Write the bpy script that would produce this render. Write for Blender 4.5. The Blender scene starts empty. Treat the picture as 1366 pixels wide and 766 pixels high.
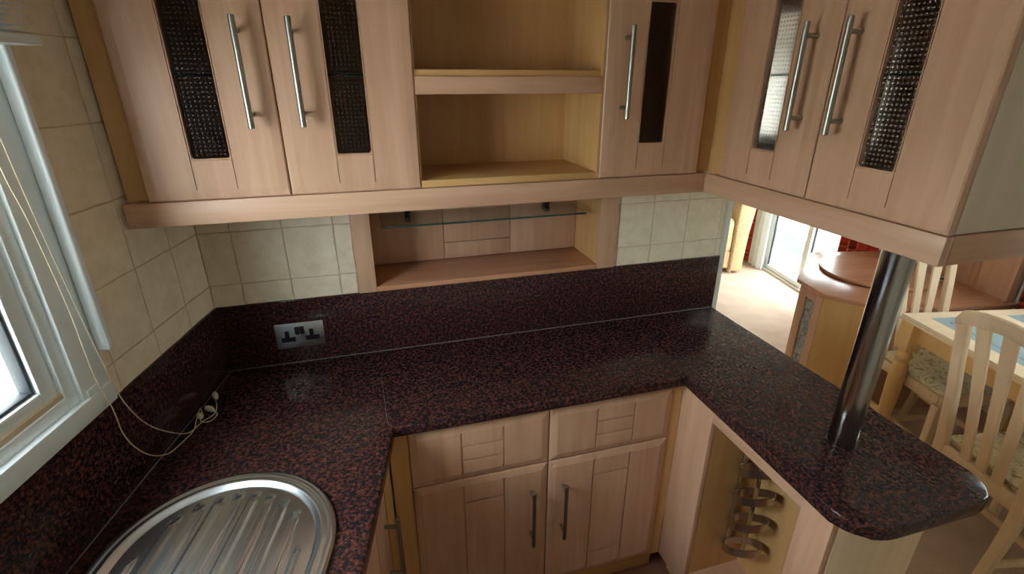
import bpy, bmesh, math, random
from mathutils import Vector, Matrix

S = bpy.context.scene
COL = S.collection
A = 0.2012                                   # the caravan's own axes are turned by this angle from the kitchen run
CA, SA = math.cos(A), math.sin(A)

# ------------------------------------------------------------------ camera
cam = bpy.data.cameras.new('camera')
co = bpy.data.objects.new('camera', cam)
COL.objects.link(co)
cam.sensor_fit = 'HORIZONTAL'
cam.sensor_width = 36.0
cam.lens = 669.3 / 1366 * 36.0
cam.clip_start = 0.05
cam.clip_end = 200
co.location = (0.4809, -1.5707, 1.7605)
yaw, pitch = 0.279, -0.3922
co.rotation_euler = (math.pi / 2 + pitch, 0, -yaw)
S.camera = co

# ------------------------------------------------------------------ sky, exposure
w = bpy.data.worlds.new('overcast_sky')
S.world = w
w.use_nodes = True
bg = w.node_tree.nodes['Background']
bg.inputs['Color'].default_value = (0.90, 0.965, 1.0, 1)
bg.inputs['Strength'].default_value = 17.0
S.view_settings.view_transform = 'Standard'
S.view_settings.look = 'None'
S.view_settings.gamma = 1.0
S.view_settings.use_curve_mapping = False
S.view_settings.exposure = 0.2
try:
    S.cycles.max_bounces = 10
    S.cycles.diffuse_bounces = 6
    S.cycles.transparent_max_bounces = 16
    S.cycles.caustics_reflective = False
    S.cycles.caustics_refractive = True
    S.cycles.sample_clamp_indirect = 8
except Exception:
    pass


def uv2(u, v, z=0.0):
    return Vector((u * CA + v * SA, -u * SA + v * CA, z))



def portal(name, u, v0, v1, z0, z1, into):   # marks a window opening for the sampler; gives off no light of its own
    l = bpy.data.lights.new(name, 'AREA')
    l.shape = 'RECTANGLE'
    l.size, l.size_y = v1 - v0, z1 - z0
    l.cycles.is_portal = True
    o = bpy.data.objects.new(name, l)
    COL.objects.link(o)
    o.location = uv2(u, (v0 + v1) / 2, (z0 + z1) / 2)
    o.rotation_euler = (math.pi / 2, 0, -into * math.pi / 2 - A)


portal('kitchen_window_portal_offscreen', -0.08, -1.32, -0.54, 1.165, 2.0, 1)
portal('patio_door_portal', 3.76, 1.75, 3.14, 0.0, 1.98, -1)
portal('dining_window_portal_offscreen', 3.76, -0.70, 0.40, 1.0, 1.88, -1)
portal('lounge_window_portal', 3.76, 3.72, 5.0, 0.85, 1.95, -1)

# ------------------------------------------------------------------ materials
MATS = {}


def newmat(name):
    m = bpy.data.materials.new(name)
    m.use_nodes = True
    MATS[name] = m
    nt = m.node_tree
    return m, nt, nt.nodes['Principled BSDF']


def N(nt, t, **kw):
    n = nt.nodes.new(t)
    for k, v in kw.items():
        if k in n.inputs:
            n.inputs[k].default_value = v
        else:
            setattr(n, k, v)
    return n


def ramp(nt, src, stops):
    r = nt.nodes.new('ShaderNodeValToRGB')
    e = r.color_ramp.elements
    while len(e) < len(stops):
        e.new(0.5)
    for i, (p, c) in enumerate(stops):
        e[i].position = p
        e[i].color = (*c, 1)
    nt.links.new(src, r.inputs[0])
    return r.outputs[0]


def coords(nt, scale=(1, 1, 1), rnd=True):
    tc = nt.nodes.new('ShaderNodeTexCoord')
    mp = nt.nodes.new('ShaderNodeMapping')
    mp.inputs['Scale'].default_value = scale
    nt.links.new(tc.outputs['Object'], mp.inputs['Vector'])
    if rnd:
        oi = nt.nodes.new('ShaderNodeObjectInfo')
        mu = N(nt, 'ShaderNodeMath', operation='MULTIPLY')
        mu.inputs[1].default_value = 37.0
        nt.links.new(oi.outputs['Random'], mu.inputs[0])
        nt.links.new(mu.outputs[0], mp.inputs['Location'])
    return mp.outputs['Vector']


def srgb(r, g, b):
    f = lambda c: (c / 255 / 12.92) if c / 255 <= 0.04045 else ((c / 255 + 0.055) / 1.055) ** 2.4
    return (f(r), f(g), f(b))


def plain(name, col, rough=0.5, metal=0.0, spec=0.5, coat=0.0):
    m, nt, b = newmat(name)
    b.inputs['Base Color'].default_value = (*col, 1)
    b.inputs['Roughness'].default_value = rough
    b.inputs['Metallic'].default_value = metal
    b.inputs['Specular IOR Level'].default_value = spec
    b.inputs['Coat Weight'].default_value = coat
    return m


def wood(name, c0, c1, axis='z', rough=0.38, spec=0.4):
    m, nt, b = newmat(name)
    sc = {'z': (34, 34, 2.2), 'x': (2.2, 34, 34), 'y': (34, 2.2, 34)}[axis]
    v = coords(nt, sc)
    n1 = N(nt, 'ShaderNodeTexNoise', Scale=1.0, Detail=5.0, Roughness=0.6, Distortion=0.8)
    nt.links.new(v, n1.inputs['Vector'])
    v2 = coords(nt, tuple(s * 0.28 for s in sc))
    n2 = N(nt, 'ShaderNodeTexNoise', Scale=1.0, Detail=2.0, Distortion=1.5)
    nt.links.new(v2, n2.inputs['Vector'])
    mx = N(nt, 'ShaderNodeMix', data_type='FLOAT')
    mx.inputs[0].default_value = 0.45
    nt.links.new(n1.outputs['Fac'], mx.inputs[2])
    nt.links.new(n2.outputs['Fac'], mx.inputs[3])
    mid = tuple((p + q) / 2 for p, q in zip(c0, c1))
    c = ramp(nt, mx.outputs[0], [(0.30, c0), (0.5, mid), (0.68, c1)])
    nt.links.new(c, b.inputs['Base Color'])
    b.inputs['Roughness'].default_value = rough
    b.inputs['Specular IOR Level'].default_value = spec
    bp = N(nt, 'ShaderNodeBump', Strength=0.05, Distance=0.002)
    nt.links.new(n1.outputs['Fac'], bp.inputs['Height'])
    nt.links.new(bp.outputs[0], b.inputs['Normal'])
    return m


BE0, BE1 = srgb(188, 145, 116), srgb(211, 171, 143)
wood('beech_v', BE0, BE1, 'z')
wood('beech_h', BE0, BE1, 'x')
MA0, MA1 = srgb(192, 148, 92), srgb(210, 168, 114)
wood('maple_v', MA0, MA1, 'z')
wood('maple_h', MA0, MA1, 'x')
wood('dining_wood_v', srgb(222, 194, 158), srgb(236, 212, 180), 'z', 0.35)
wood('dining_wood_h', srgb(222, 194, 160), srgb(238, 216, 186), 'x', 0.35)
wood('honey_wood', srgb(212, 168, 106), srgb(224, 184, 124), 'z', 0.3)
wood('unit_wood_top', srgb(186, 130, 98), srgb(202, 150, 118), 'x', 0.22, 0.5)
wood('pale_panel', srgb(208, 192, 172), srgb(220, 206, 188), 'z', 0.5)
wood('kitchen_floor', srgb(120, 80, 60), srgb(150, 104, 80), 'y', 0.3)

# granite laminate
m, nt, b = newmat('granite')
v = coords(nt, (1, 1, 1), False)
n = N(nt, 'ShaderNodeTexNoise', Scale=112.0, Detail=3.0, Roughness=0.6, Distortion=0.0)
nt.links.new(v, n.inputs['Vector'])
n2 = N(nt, 'ShaderNodeTexVoronoi', Scale=260.0)
nt.links.new(v, n2.inputs['Vector'])
n3 = N(nt, 'ShaderNodeSeparateColor')
nt.links.new(n2.outputs['Color'], n3.inputs[0])
base = ramp(nt, n.outputs['Fac'], [(0.36, (0.010, 0.010, 0.013)), (0.46, (0.032, 0.015, 0.013)), (0.55, (0.082, 0.027, 0.020)), (0.70, (0.140, 0.054, 0.040))])
flk = ramp(nt, n3.outputs[0], [(0.10, (1, 1, 1)), (0.30, (0, 0, 0))])
mx = N(nt, 'ShaderNodeMix', data_type='RGBA')
nt.links.new(flk, mx.inputs[0])
nt.links.new(base, mx.inputs[6])
mx.inputs[7].default_value = (0.010, 0.013, 0.020, 1)
nt.links.new(mx.outputs[2], b.inputs['Base Color'])
b.inputs['Roughness'].default_value = 0.12
b.inputs['Specular IOR Level'].default_value = 0.24

# wall tile print and grout
m, nt, b = newmat('tile_cream')
v = coords(nt, (1, 1, 1))
n = N(nt, 'ShaderNodeTexNoise', Scale=22.0, Detail=6.0, Roughness=0.65)
nt.links.new(v, n.inputs['Vector'])
c = ramp(nt, n.outputs['Fac'], [(0.30, srgb(222, 206, 178)), (0.55, srgb(235, 221, 197)), (0.75, srgb(240, 229, 208))])
nt.links.new(c, b.inputs['Base Color'])
b.inputs['Roughness'].default_value = 0.55
b.inputs['Specular IOR Level'].default_value = 0.3
plain('grout', srgb(206, 184, 154), 0.8)
plain('wall_paint', srgb(226, 220, 205), 0.8)
plain('ceiling_white', srgb(228, 226, 218), 0.8)
plain('upvc', srgb(238, 246, 248), 0.25)
plain('white_trim', srgb(215, 214, 205), 0.4)
plain('black_plastic', (0.012, 0.012, 0.013), 0.35)
plain('rubber_seal', (0.03, 0.035, 0.04), 0.6)
plain('silicone', srgb(104, 94, 98), 0.5)
plain('dark_gap', srgb(70, 52, 38), 0.8)
plain('cord_cream', srgb(214, 200, 170), 0.7)
plain('pull_cream', srgb(206, 194, 180), 0.5)
plain('blind_white', srgb(222, 226, 224), 0.45)
plain('outside_siding', srgb(225, 224, 214), 0.6)
plain('outside_skirt', srgb(118, 124, 124), 0.7)
plain('edge_band', srgb(232, 200, 180), 0.4)

# brushed metals
def brushed(name, col, rough, sc):
    m, nt, b = newmat(name)
    v = coords(nt, sc)
    n = N(nt, 'ShaderNodeTexNoise', Scale=1.0, Detail=3.0)
    nt.links.new(v, n.inputs['Vector'])
    mr = N(nt, 'ShaderNodeMapRange')
    mr.inputs[3].default_value = rough - 0.07
    mr.inputs[4].default_value = rough + 0.08
    nt.links.new(n.outputs['Fac'], mr.inputs[0])
    nt.links.new(mr.outputs[0], b.inputs['Roughness'])
    b.inputs['Base Color'].default_value = (*col, 1)
    b.inputs['Metallic'].default_value = 1.0
    return m


brushed('steel_handle', (0.36, 0.36, 0.32), 0.34, (500, 500, 8))
brushed('steel_pole', (0.40, 0.39, 0.37), 0.17, (260, 260, 3))
plain('steel_sink', (0.72, 0.78, 0.84), 0.24, 1.0)
brushed('steel_plate', (0.55, 0.57, 0.60), 0.36, (8, 500, 500))
brushed('steel_rack', (0.50, 0.46, 0.42), 0.30, (60, 60, 60))


def dimple_glass(name, tint, rough, dots):
    m, nt, b = newmat(name)
    v = coords(nt, (1, 1, 1), False)
    sp = N(nt, 'ShaderNodeSeparateXYZ')
    nt.links.new(v, sp.inputs[0])
    d = []
    for ax in ('X', 'Z'):
        mu = N(nt, 'ShaderNodeMath', operation='MULTIPLY')
        mu.inputs[1].default_value = 1 / 0.0095
        nt.links.new(sp.outputs[ax], mu.inputs[0])
        fr = N(nt, 'ShaderNodeMath', operation='FRACT')
        nt.links.new(mu.outputs[0], fr.inputs[0])
        sb = N(nt, 'ShaderNodeMath', operation='SUBTRACT')
        sb.inputs[1].default_value = 0.5
        nt.links.new(fr.outputs[0], sb.inputs[0])
        p = N(nt, 'ShaderNodeMath', operation='MULTIPLY')
        nt.links.new(sb.outputs[0], p.inputs[0])
        nt.links.new(sb.outputs[0], p.inputs[1])
        d.append(p)
    ad = N(nt, 'ShaderNodeMath', operation='ADD')
    nt.links.new(d[0].outputs[0], ad.inputs[0])
    nt.links.new(d[1].outputs[0], ad.inputs[1])
    dot = ramp(nt, ad.outputs[0], [(0.0, (1, 1, 1)), (0.05, (0, 0, 0))])
    b.inputs['Base Color'].default_value = (*tint, 1)
    b.inputs['Transmission Weight'].default_value = 1.0
    b.inputs['Roughness'].default_value = rough
    b.inputs['IOR'].default_value = 1.25
    bp = N(nt, 'ShaderNodeBump', Strength=0.35, Distance=0.0006)
    nt.links.new(dot, bp.inputs['Height'])
    nt.links.new(bp.outputs[0], b.inputs['Normal'])
    df = N(nt, 'ShaderNodeBsdfPrincipled', Roughness=0.2)
    df.inputs['Base Color'].default_value = (0.55, 0.52, 0.5, 1)
    df.inputs['Metallic'].default_value = 0.0
    ms = nt.nodes.new('ShaderNodeMixShader')
    ml = N(nt, 'ShaderNodeMath', operation='MULTIPLY')
    ml.inputs[1].default_value = dots
    nt.links.new(dot, ml.inputs[0])
    nt.links.new(ml.outputs[0], ms.inputs[0])
    nt.links.new(b.outputs[0], ms.inputs[1])
    nt.links.new(df.outputs[0], ms.inputs[2])
    nt.links.new(ms.outputs[0], nt.nodes['Material Output'].inputs['Surface'])
    return m


dimple_glass('cabinet_glass', (0.62, 0.48, 0.38), 0.16, 0.10)
dimple_glass('cabinet_glass_clear', (0.90, 0.88, 0.86), 0.20, 0.55)


def thin_glass(name, tint, fac=0.08):
    m, nt, b = newmat(name)
    tr = N(nt, 'ShaderNodeBsdfTransparent')
    tr.inputs[0].default_value = (*tint, 1)
    gl = N(nt, 'ShaderNodeBsdfGlossy', Roughness=0.02)
    lw = N(nt, 'ShaderNodeLayerWeight', Blend=0.5)
    pw = N(nt, 'ShaderNodeMath', operation='POWER')
    pw.inputs[1].default_value = 4.5
    nt.links.new(lw.outputs['Facing'], pw.inputs[0])
    fr = N(nt, 'ShaderNodeMapRange')
    fr.inputs[3].default_value = 0.03
    fr.inputs[4].default_value = 0.8
    nt.links.new(pw.outputs[0], fr.inputs[0])
    ms = nt.nodes.new('ShaderNodeMixShader')
    nt.links.new(fr.outputs[0], ms.inputs[0])
    nt.links.new(tr.outputs[0], ms.inputs[1])
    nt.links.new(gl.outputs[0], ms.inputs[2])
    nt.links.new(ms.outputs[0], nt.nodes['Material Output'].inputs['Surface'])
    return m


thin_glass('window_glass', (0.95, 0.98, 0.98))
thin_glass('shelf_glass', (0.90, 0.94, 0.92))
plain('shelf_glass_edge', (0.02, 0.07, 0.06), 0.1)

# carpet
m, nt, b = newmat('carpet')
v = coords(nt, (1, 1, 1), False)
n = N(nt, 'ShaderNodeTexNoise', Scale=330.0, Detail=3.0)
nt.links.new(v, n.inputs['Vector'])
n2 = N(nt, 'ShaderNodeTexNoise', Scale=6.0, Detail=3.0)
nt.links.new(v, n2.inputs['Vector'])
mx = N(nt, 'ShaderNodeMix', data_type='FLOAT')
mx.inputs[0].default_value = 0.3
nt.links.new(n.outputs['Fac'], mx.inputs[2])
nt.links.new(n2.outputs['Fac'], mx.inputs[3])
c = ramp(nt, mx.outputs[0], [(0.32, srgb(176, 148, 130)), (0.66, srgb(226, 204, 186))])
nt.links.new(c, b.inputs['Base Color'])
b.inputs['Roughness'].default_value = 0.95
b.inputs['Specular IOR Level'].default_value = 0.1
bp = N(nt, 'ShaderNodeBump', Strength=0.5, Distance=0.003)
nt.links.new(n.outputs['Fac'], bp.inputs['Height'])
nt.links.new(bp.outputs[0], b.inputs['Normal'])

# gravel
m, nt, b = newmat('gravel')
v = coords(nt, (1, 1, 1), False)
vo = N(nt, 'ShaderNodeTexVoronoi', Scale=26.0)
nt.links.new(v, vo.inputs['Vector'])
c = ramp(nt, vo.outputs['Color'], [(0.1, srgb(150, 140, 128)), (0.5, srgb(190, 186, 178)), (0.9, srgb(214, 210, 204))])
nt.links.new(c, b.inputs['Base Color'])
b.inputs['Roughness'].default_value = 0.9

# tartan cloth
m, nt, b = newmat('tartan')
v = coords(nt, (1, 1, 1), False)
sp = N(nt, 'ShaderNodeSeparateXYZ')
nt.links.new(v, sp.inputs[0])
bands = []
for ax in ('Y', 'Z'):
    mu = N(nt, 'ShaderNodeMath', operation='MULTIPLY')
    mu.inputs[1].default_value = 1 / 0.16
    nt.links.new(sp.outputs[ax], mu.inputs[0])
    fr = N(nt, 'ShaderNodeMath', operation='FRACT')
    nt.links.new(mu.outputs[0], fr.inputs[0])
    r = nt.nodes.new('ShaderNodeValToRGB')
    r.color_ramp.interpolation = 'CONSTANT'
    e = r.color_ramp.elements
    st = [(0.0, srgb(172, 52, 34)), (0.34, srgb(96, 26, 24)), (0.5, srgb(200, 104, 56)), (0.6, srgb(60, 24, 28)), (0.74, srgb(176, 60, 36))]
    while len(e) < len(st):
        e.new(0.5)
    for i, (p, cc) in enumerate(st):
        e[i].position = p
        e[i].color = (*cc, 1)
    nt.links.new(fr.outputs[0], r.inputs[0])
    bands.append(r.outputs[0])
mx = N(nt, 'ShaderNodeMix', data_type='RGBA')
mx.inputs[0].default_value = 0.5
nt.links.new(bands[0], mx.inputs[6])
nt.links.new(bands[1], mx.inputs[7])
nt.links.new(mx.outputs[2], b.inputs['Base Color'])
b.inputs['Roughness'].default_value = 0.9

# floral seat pad
m, nt, b = newmat('floral_cloth')
v = coords(nt, (1, 1, 1))
n = N(nt, 'ShaderNodeTexNoise', Scale=17.0, Detail=3.0, Distortion=2.2)
nt.links.new(v, n.inputs['Vector'])
c = ramp(nt, n.outputs['Fac'], [(0.26, srgb(150, 84, 70)), (0.34, srgb(170, 164, 126)), (0.46, srgb(214, 206, 176)), (0.60, srgb(222, 214, 186)), (0.68, srgb(204, 178, 120)), (0.78, srgb(134, 142, 118))])
nt.links.new(c, b.inputs['Base Color'])
b.inputs['Roughness'].default_value = 0.9

# cream upholstery
m, nt, b = newmat('cream_cloth')
v = coords(nt, (1, 1, 1), False)
n = N(nt, 'ShaderNodeTexNoise', Scale=60.0, Detail=3.0)
nt.links.new(v, n.inputs['Vector'])
c = ramp(nt, n.outputs['Fac'], [(0.35, srgb(212, 186, 140)), (0.65, srgb(232, 210, 170))])
nt.links.new(c, b.inputs['Base Color'])
b.inputs['Roughness'].default_value = 0.9

# sheer curtain
m, nt, b = newmat('sheer_cloth')
b.inputs['Base Color'].default_value = (0.93, 0.95, 0.96, 1)
b.inputs['Roughness'].default_value = 0.9
tl = N(nt, 'ShaderNodeBsdfTranslucent')
tl.inputs[0].default_value = (0.93, 0.95, 0.96, 1)
ms = N(nt, 'ShaderNodeMixShader')
ms.inputs[0].default_value = 0.6
nt.links.new(b.outputs[0], ms.inputs[1])
nt.links.new(tl.outputs[0], ms.inputs[2])
nt.links.new(ms.outputs[0], nt.nodes['Material Output'].inputs['Surface'])

# frosted table inset and pattern glass of the unit
plain('table_inset', srgb(156, 176, 180), 0.12, 0.0, 0.6)
plain('inset_line', srgb(52, 62, 70), 0.3)
m, nt, b = newmat('pattern_glass')
v = coords(nt, (1, 1, 1), False)
n = N(nt, 'ShaderNodeTexNoise', Scale=55.0, Detail=3.0, Distortion=1.0)
nt.links.new(v, n.inputs['Vector'])
c = ramp(nt, n.outputs['Fac'], [(0.35, srgb(92, 98, 104)), (0.65, srgb(176, 184, 188))])
nt.links.new(c, b.inputs['Base Color'])
b.inputs['Roughness'].default_value = 0.15


# ------------------------------------------------------------------ mesh helpers
class MB:
    def __init__(s):
        s.v, s.f = [], []

    def quadmesh(s, vs, fs):
        o = len(s.v)
        s.v += [tuple(p) for p in vs]
        s.f += [tuple(i + o for i in f) for f in fs]
        return s

    def box(s, lo, hi):
        x0, y0, z0 = lo
        x1, y1, z1 = hi
        return s.quadmesh([(x0, y0, z0), (x1, y0, z0), (x1, y1, z0), (x0, y1, z0), (x0, y0, z1), (x1, y0, z1), (x1, y1, z1), (x0, y1, z1)],
                          [(0, 3, 2, 1), (4, 5, 6, 7), (0, 1, 5, 4), (1, 2, 6, 5), (2, 3, 7, 6), (3, 0, 4, 7)])

    def prism(s, poly, z0, z1):                # poly counter-clockwise in xy
        n = len(poly)
        vs = [(x, y, z0) for x, y in poly] + [(x, y, z1) for x, y in poly]
        fs = [tuple(reversed(range(n))), tuple(range(n, 2 * n))] + [(i, (i + 1) % n, n + (i + 1) % n, n + i) for i in range(n)]
        return s.quadmesh(vs, fs)

    def loft(s, rings, cap0=True, cap1=True, closed=True):
        n = len(rings[0])
        vs = [p for r in rings for p in r]
        fs = []
        for k in range(len(rings) - 1):
            for i in range(n if closed else n - 1):
                j = (i + 1) % n
                fs.append((k * n + i, k * n + j, (k + 1) * n + j, (k + 1) * n + i))
        if cap0:
            fs.append(tuple(reversed(range(n))))
        if cap1:
            fs.append(tuple(range((len(rings) - 1) * n, len(rings) * n)))
        return s.quadmesh(vs, fs)

    def tube(s, pts, r, n=10):
        pts = [Vector(p) for p in pts]
        rs = r if isinstance(r, (list, tuple)) else [r] * len(pts)
        rings = []
        ref = None
        for i, p in enumerate(pts):
            t = (pts[min(i + 1, len(pts) - 1)] - pts[max(i - 1, 0)]).normalized()
            if ref is None:
                ref = Vector((0, 0, 1)) if abs(t.z) < 0.9 else Vector((1, 0, 0))
            a = (ref - t * ref.dot(t)).normalized()
            ref = a
            bb = t.cross(a)
            rings.append([p + (a * math.cos(2 * math.pi * k / n) + bb * math.sin(2 * math.pi * k / n)) * rs[i] for k in range(n)])
        return s.loft(rings)

    def lathe(s, prof, n=28, c=(0, 0, 0)):     # prof: (r, z)
        rings = [[(c[0] + r * math.cos(2 * math.pi * k / n), c[1] + r * math.sin(2 * math.pi * k / n), c[2] + z) for k in range(n)] for r, z in prof]
        return s.loft(rings)


def build(name, mb, mat, parent=None, bev=0.0, seg=2, smooth=False, mtx=None):
    me = bpy.data.meshes.new(name)
    me.from_pydata(mb.v, [], mb.f)
    bm = bmesh.new()
    bm.from_mesh(me)
    bmesh.ops.recalc_face_normals(bm, faces=bm.faces)
    if bev:
        es = [e for e in bm.edges if len(e.link_faces) == 2 and e.calc_face_angle(0) > 0.5]
        bmesh.ops.bevel(bm, geom=es, offset=bev, segments=seg, profile=0.5, affect='EDGES', clamp_overlap=True)
    bm.to_mesh(me)
    bm.free()
    if smooth or bev:
        for p in me.polygons:
            p.use_smooth = True
        me.set_sharp_from_angle(angle=math.radians(38))
    me.materials.append(MATS[mat])
    o = bpy.data.objects.new(name, me)
    COL.objects.link(o)
    if parent is not None:
        o.parent = parent
    if mtx is not None:
        o.matrix_local = mtx
    return o


def tag(o, label=None, cat=None, group=None, kind=None):
    if label:
        o['label'] = label
    if cat:
        o['category'] = cat
    if group:
        o['group'] = group
    if kind:
        o['kind'] = kind
    return o


def thing(name, label, cat, loc=(0, 0, 0), rz=0.0, group=None):
    o = bpy.data.objects.new(name, None)
    o.empty_display_size = 0.05
    COL.objects.link(o)
    o.location = loc
    o.rotation_euler = (0, 0, rz)
    return tag(o, label, cat, group)


def struct(name, mb, mat, rz=0.0, loc=(0, 0, 0), label=None, **kw):
    o = build(name, mb, mat, **kw)
    o.location = loc
    o.rotation_euler = (0, 0, rz)
    tag(o, label, None, None, 'structure')
    return o


def slab(w, h, t, grooves=(), holes=(), border=((0.0, 0.0045), (0.003, 0.0022), (0.021, 0.0)), gd=0.0022):
    """front board in local x (width) z (height); face at y=0 looking to -y, back at y=t; grooves are real recesses"""
    xs, zs = set(), set()
    for bd, _ in border:
        xs |= {bd, w - bd}
        zs |= {bd, h - bd}
    for (x0, x1, z0, z1) in list(grooves) + list(holes):
        xs |= {x0, x1}
        zs |= {z0, z1}
    xs, zs = sorted(round(q, 5) for q in xs), sorted(round(q, 5) for q in zs)
    xs = sorted(set(xs))
    zs = sorted(set(zs))
    nx, nz = len(xs) - 1, len(zs) - 1

    def rec(i, k):
        if i < 0 or k < 0 or i >= nx or k >= nz:
            return None
        cx, cz = (xs[i] + xs[i + 1]) / 2, (zs[k] + zs[k + 1]) / 2
        for (x0, x1, z0, z1) in holes:
            if x0 < cx < x1 and z0 < cz < z1:
                return None
        for (x0, x1, z0, z1) in grooves:
            if x0 < cx < x1 and z0 < cz < z1:
                return gd
        return 0.0

    def yv(i, k, r):
        e = min(xs[i], w - xs[i], zs[k], h - zs[k])
        b_ = 0.0
        for (d0, y0), (d1, y1) in zip(border, border[1:]):
            if d0 - 1e-6 <= e <= d1 + 1e-6:
                b_ = y0 + (y1 - y0) * (e - d0) / (d1 - d0)
        return b_ + r
    mb = MB()
    for i in range(nx):
        for k in range(nz):
            r = rec(i, k)
            if r is None:
                continue
            q = [(i, k), (i + 1, k), (i + 1, k + 1), (i, k + 1)]
            mb.quadmesh([(xs[a], yv(a, b_, r), zs[b_]) for a, b_ in q], [(0, 1, 2, 3)])
            mb.quadmesh([(xs[a], t, zs[b_]) for a, b_ in q], [(3, 2, 1, 0)])
            for (di, dk, e0, e1) in ((-1, 0, (i, k), (i, k + 1)), (1, 0, (i + 1, k + 1), (i + 1, k)), (0, -1, (i + 1, k), (i, k)), (0, 1, (i, k + 1), (i + 1, k + 1))):
                r2 = rec(i + di, k + dk)
                if r2 is None:
                    y2 = [t, t]
                elif r2 > r + 1e-9:
                    y2 = [yv(*e0, r2), yv(*e1, r2)]
                else:
                    continue
                mb.quadmesh([(xs[e0[0]], yv(*e0, r), zs[e0[1]]), (xs[e1[0]], yv(*e1, r), zs[e1[1]]), (xs[e1[0]], y2[1], zs[e1[1]]), (xs[e0[0]], y2[0], zs[e0[1]])], [(0, 1, 2, 3)])
    return mb


def build_slab(name, mb, mat, parent, loc):
    me = bpy.data.meshes.new(name)
    me.from_pydata(mb.v, [], mb.f)
    bm = bmesh.new()
    bm.from_mesh(me)
    bmesh.ops.remove_doubles(bm, verts=bm.verts, dist=1e-6)
    bmesh.ops.recalc_face_normals(bm, faces=bm.faces)
    bm.to_mesh(me)
    bm.free()
    me.materials.append(MATS[mat])
    o = bpy.data.objects.new(name, me)
    COL.objects.link(o)
    o.parent = parent
    o.location = loc
    return o


HANDLE_ME = None


def handle(parent, x, z0, z1):
    """bar handle in front (-y) of a front board"""
    global HANDLE_ME
    L = z1 - z0
    if HANDLE_ME is None or abs(HANDLE_ME[1] - L) > 1e-3:
        mb = MB()
        mb.lathe([(0.0045, 0), (0.0066, 0.0015), (0.0066, L - 0.0015), (0.0045, L)], 16, (0, -0.036, 0))
        for zz in (0.028, L - 0.028):
            mb.tube([(0, -0.034, zz), (0, 0.0, zz)], 0.0052, 12)
        o = build('handle', mb, 'steel_handle', None, smooth=True)
        HANDLE_ME = (o.data, L)
    else:
        o = bpy.data.objects.new('handle', HANDLE_ME[0])
        COL.objects.link(o)
    o.parent = parent
    o.location = (x, 0, z0)
    return o


# ------------------------------------------------------------------ the setting
CEIL = 2.12
V0, V1, UW = -2.4, 5.2, 3.67
floor_ = struct('floor', MB().box((-0.02, V0, -0.06), (UW + 0.06, V1, 0.0)), 'carpet', -A, label='beige pink carpet covering the floor of the caravan')
struct('floor_kitchen', MB().prism([(0.25, -2.2), (1.62, -2.2), (1.62, -0.20), (0.45, -0.20)], 0.0, 0.004), 'kitchen_floor', label='brown vinyl covering on the kitchen floor')
struct('ceiling', MB().box((-0.06, V0, CEIL), (UW + 0.06, V1, CEIL + 0.04)), 'ceiling_white', -A, label='plain white caravan ceiling')

# left wall with window opening
WV0, WV1, WZ0, WZ1 = -1.32, -0.545, 1.205, 2.0
mb = MB()
u0, u1 = -0.06, -0.010
mb.box((u0, V0, 0), (u1, WV0, CEIL)).box((u0, WV1, 0), (u1, V1, CEIL)).box((u0, WV0, 0), (u1, WV1, WZ0)).box((u0, WV0, WZ1), (u1, WV1, CEIL))
wall_left = struct('wall_left', mb, 'grout', -A, label='outer wall with the kitchen window, faced with cream tiles')

mb = MB()
mb.box((-0.1, 0.010, 0), (0.4163, 0.030, CEIL)).box((1.3208, 0.010, 0), (1.782, 0.030, CEIL)).box((0.4163, 0.010, 1.40), (1.3208, 0.030, CEIL)).box((0.4163, 0.010, 0), (1.3208, 0.030, 1.10))
mb.box((0.06, 0.27, 0), (1.782, 0.30, CEIL))
wall_back = struct('wall_back', mb, 'grout', label='partition wall behind the worktop, faced with cream tiles')
struct('trim_1', MB().box((1.782, 0.002, 0), (1.806, 0.30, CEIL)), 'white_trim', label='off white strip closing the end of the partition', bev=0.003)

# far, near and right walls
struct('wall_front', MB().box((-0.06, V1, 0), (UW + 0.06, V1 + 0.05, CEIL)), 'wall_paint', -A, label='plain end wall of the lounge')
struct('wall_rear', MB().box((-0.06, V0 - 0.05, 0), (UW + 0.06, V0, CEIL)), 'wall_paint', -A, label='plain wall closing the kitchen end')
OPEN = [(-0.70, 0.40, 1.0, 1.88), (1.75, 3.14, 0.0, 1.98), (3.72, 5.0, 0.85, 1.95)]
mb = MB()
edges = [V0] + [e for o_ in OPEN for e in o_[:2]] + [V1]
for i in range(0, len(edges), 2):
    mb.box((UW, edges[i], 0), (UW + 0.06, edges[i + 1], CEIL))
for (a_, b_, z0, z1) in OPEN:
    if z0 > 0:
        mb.box((UW, a_, 0), (UW + 0.06, b_, z0))
    mb.box((UW, a_, z1), (UW + 0.06, b_, CEIL))
struct('wall_right', mb, 'wall_paint', -A, label='outer wall with patio door and dining window')


# wall tiles: every tile a thin plate of its own with slightly uneven edges
TILE_ME = {}


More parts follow.
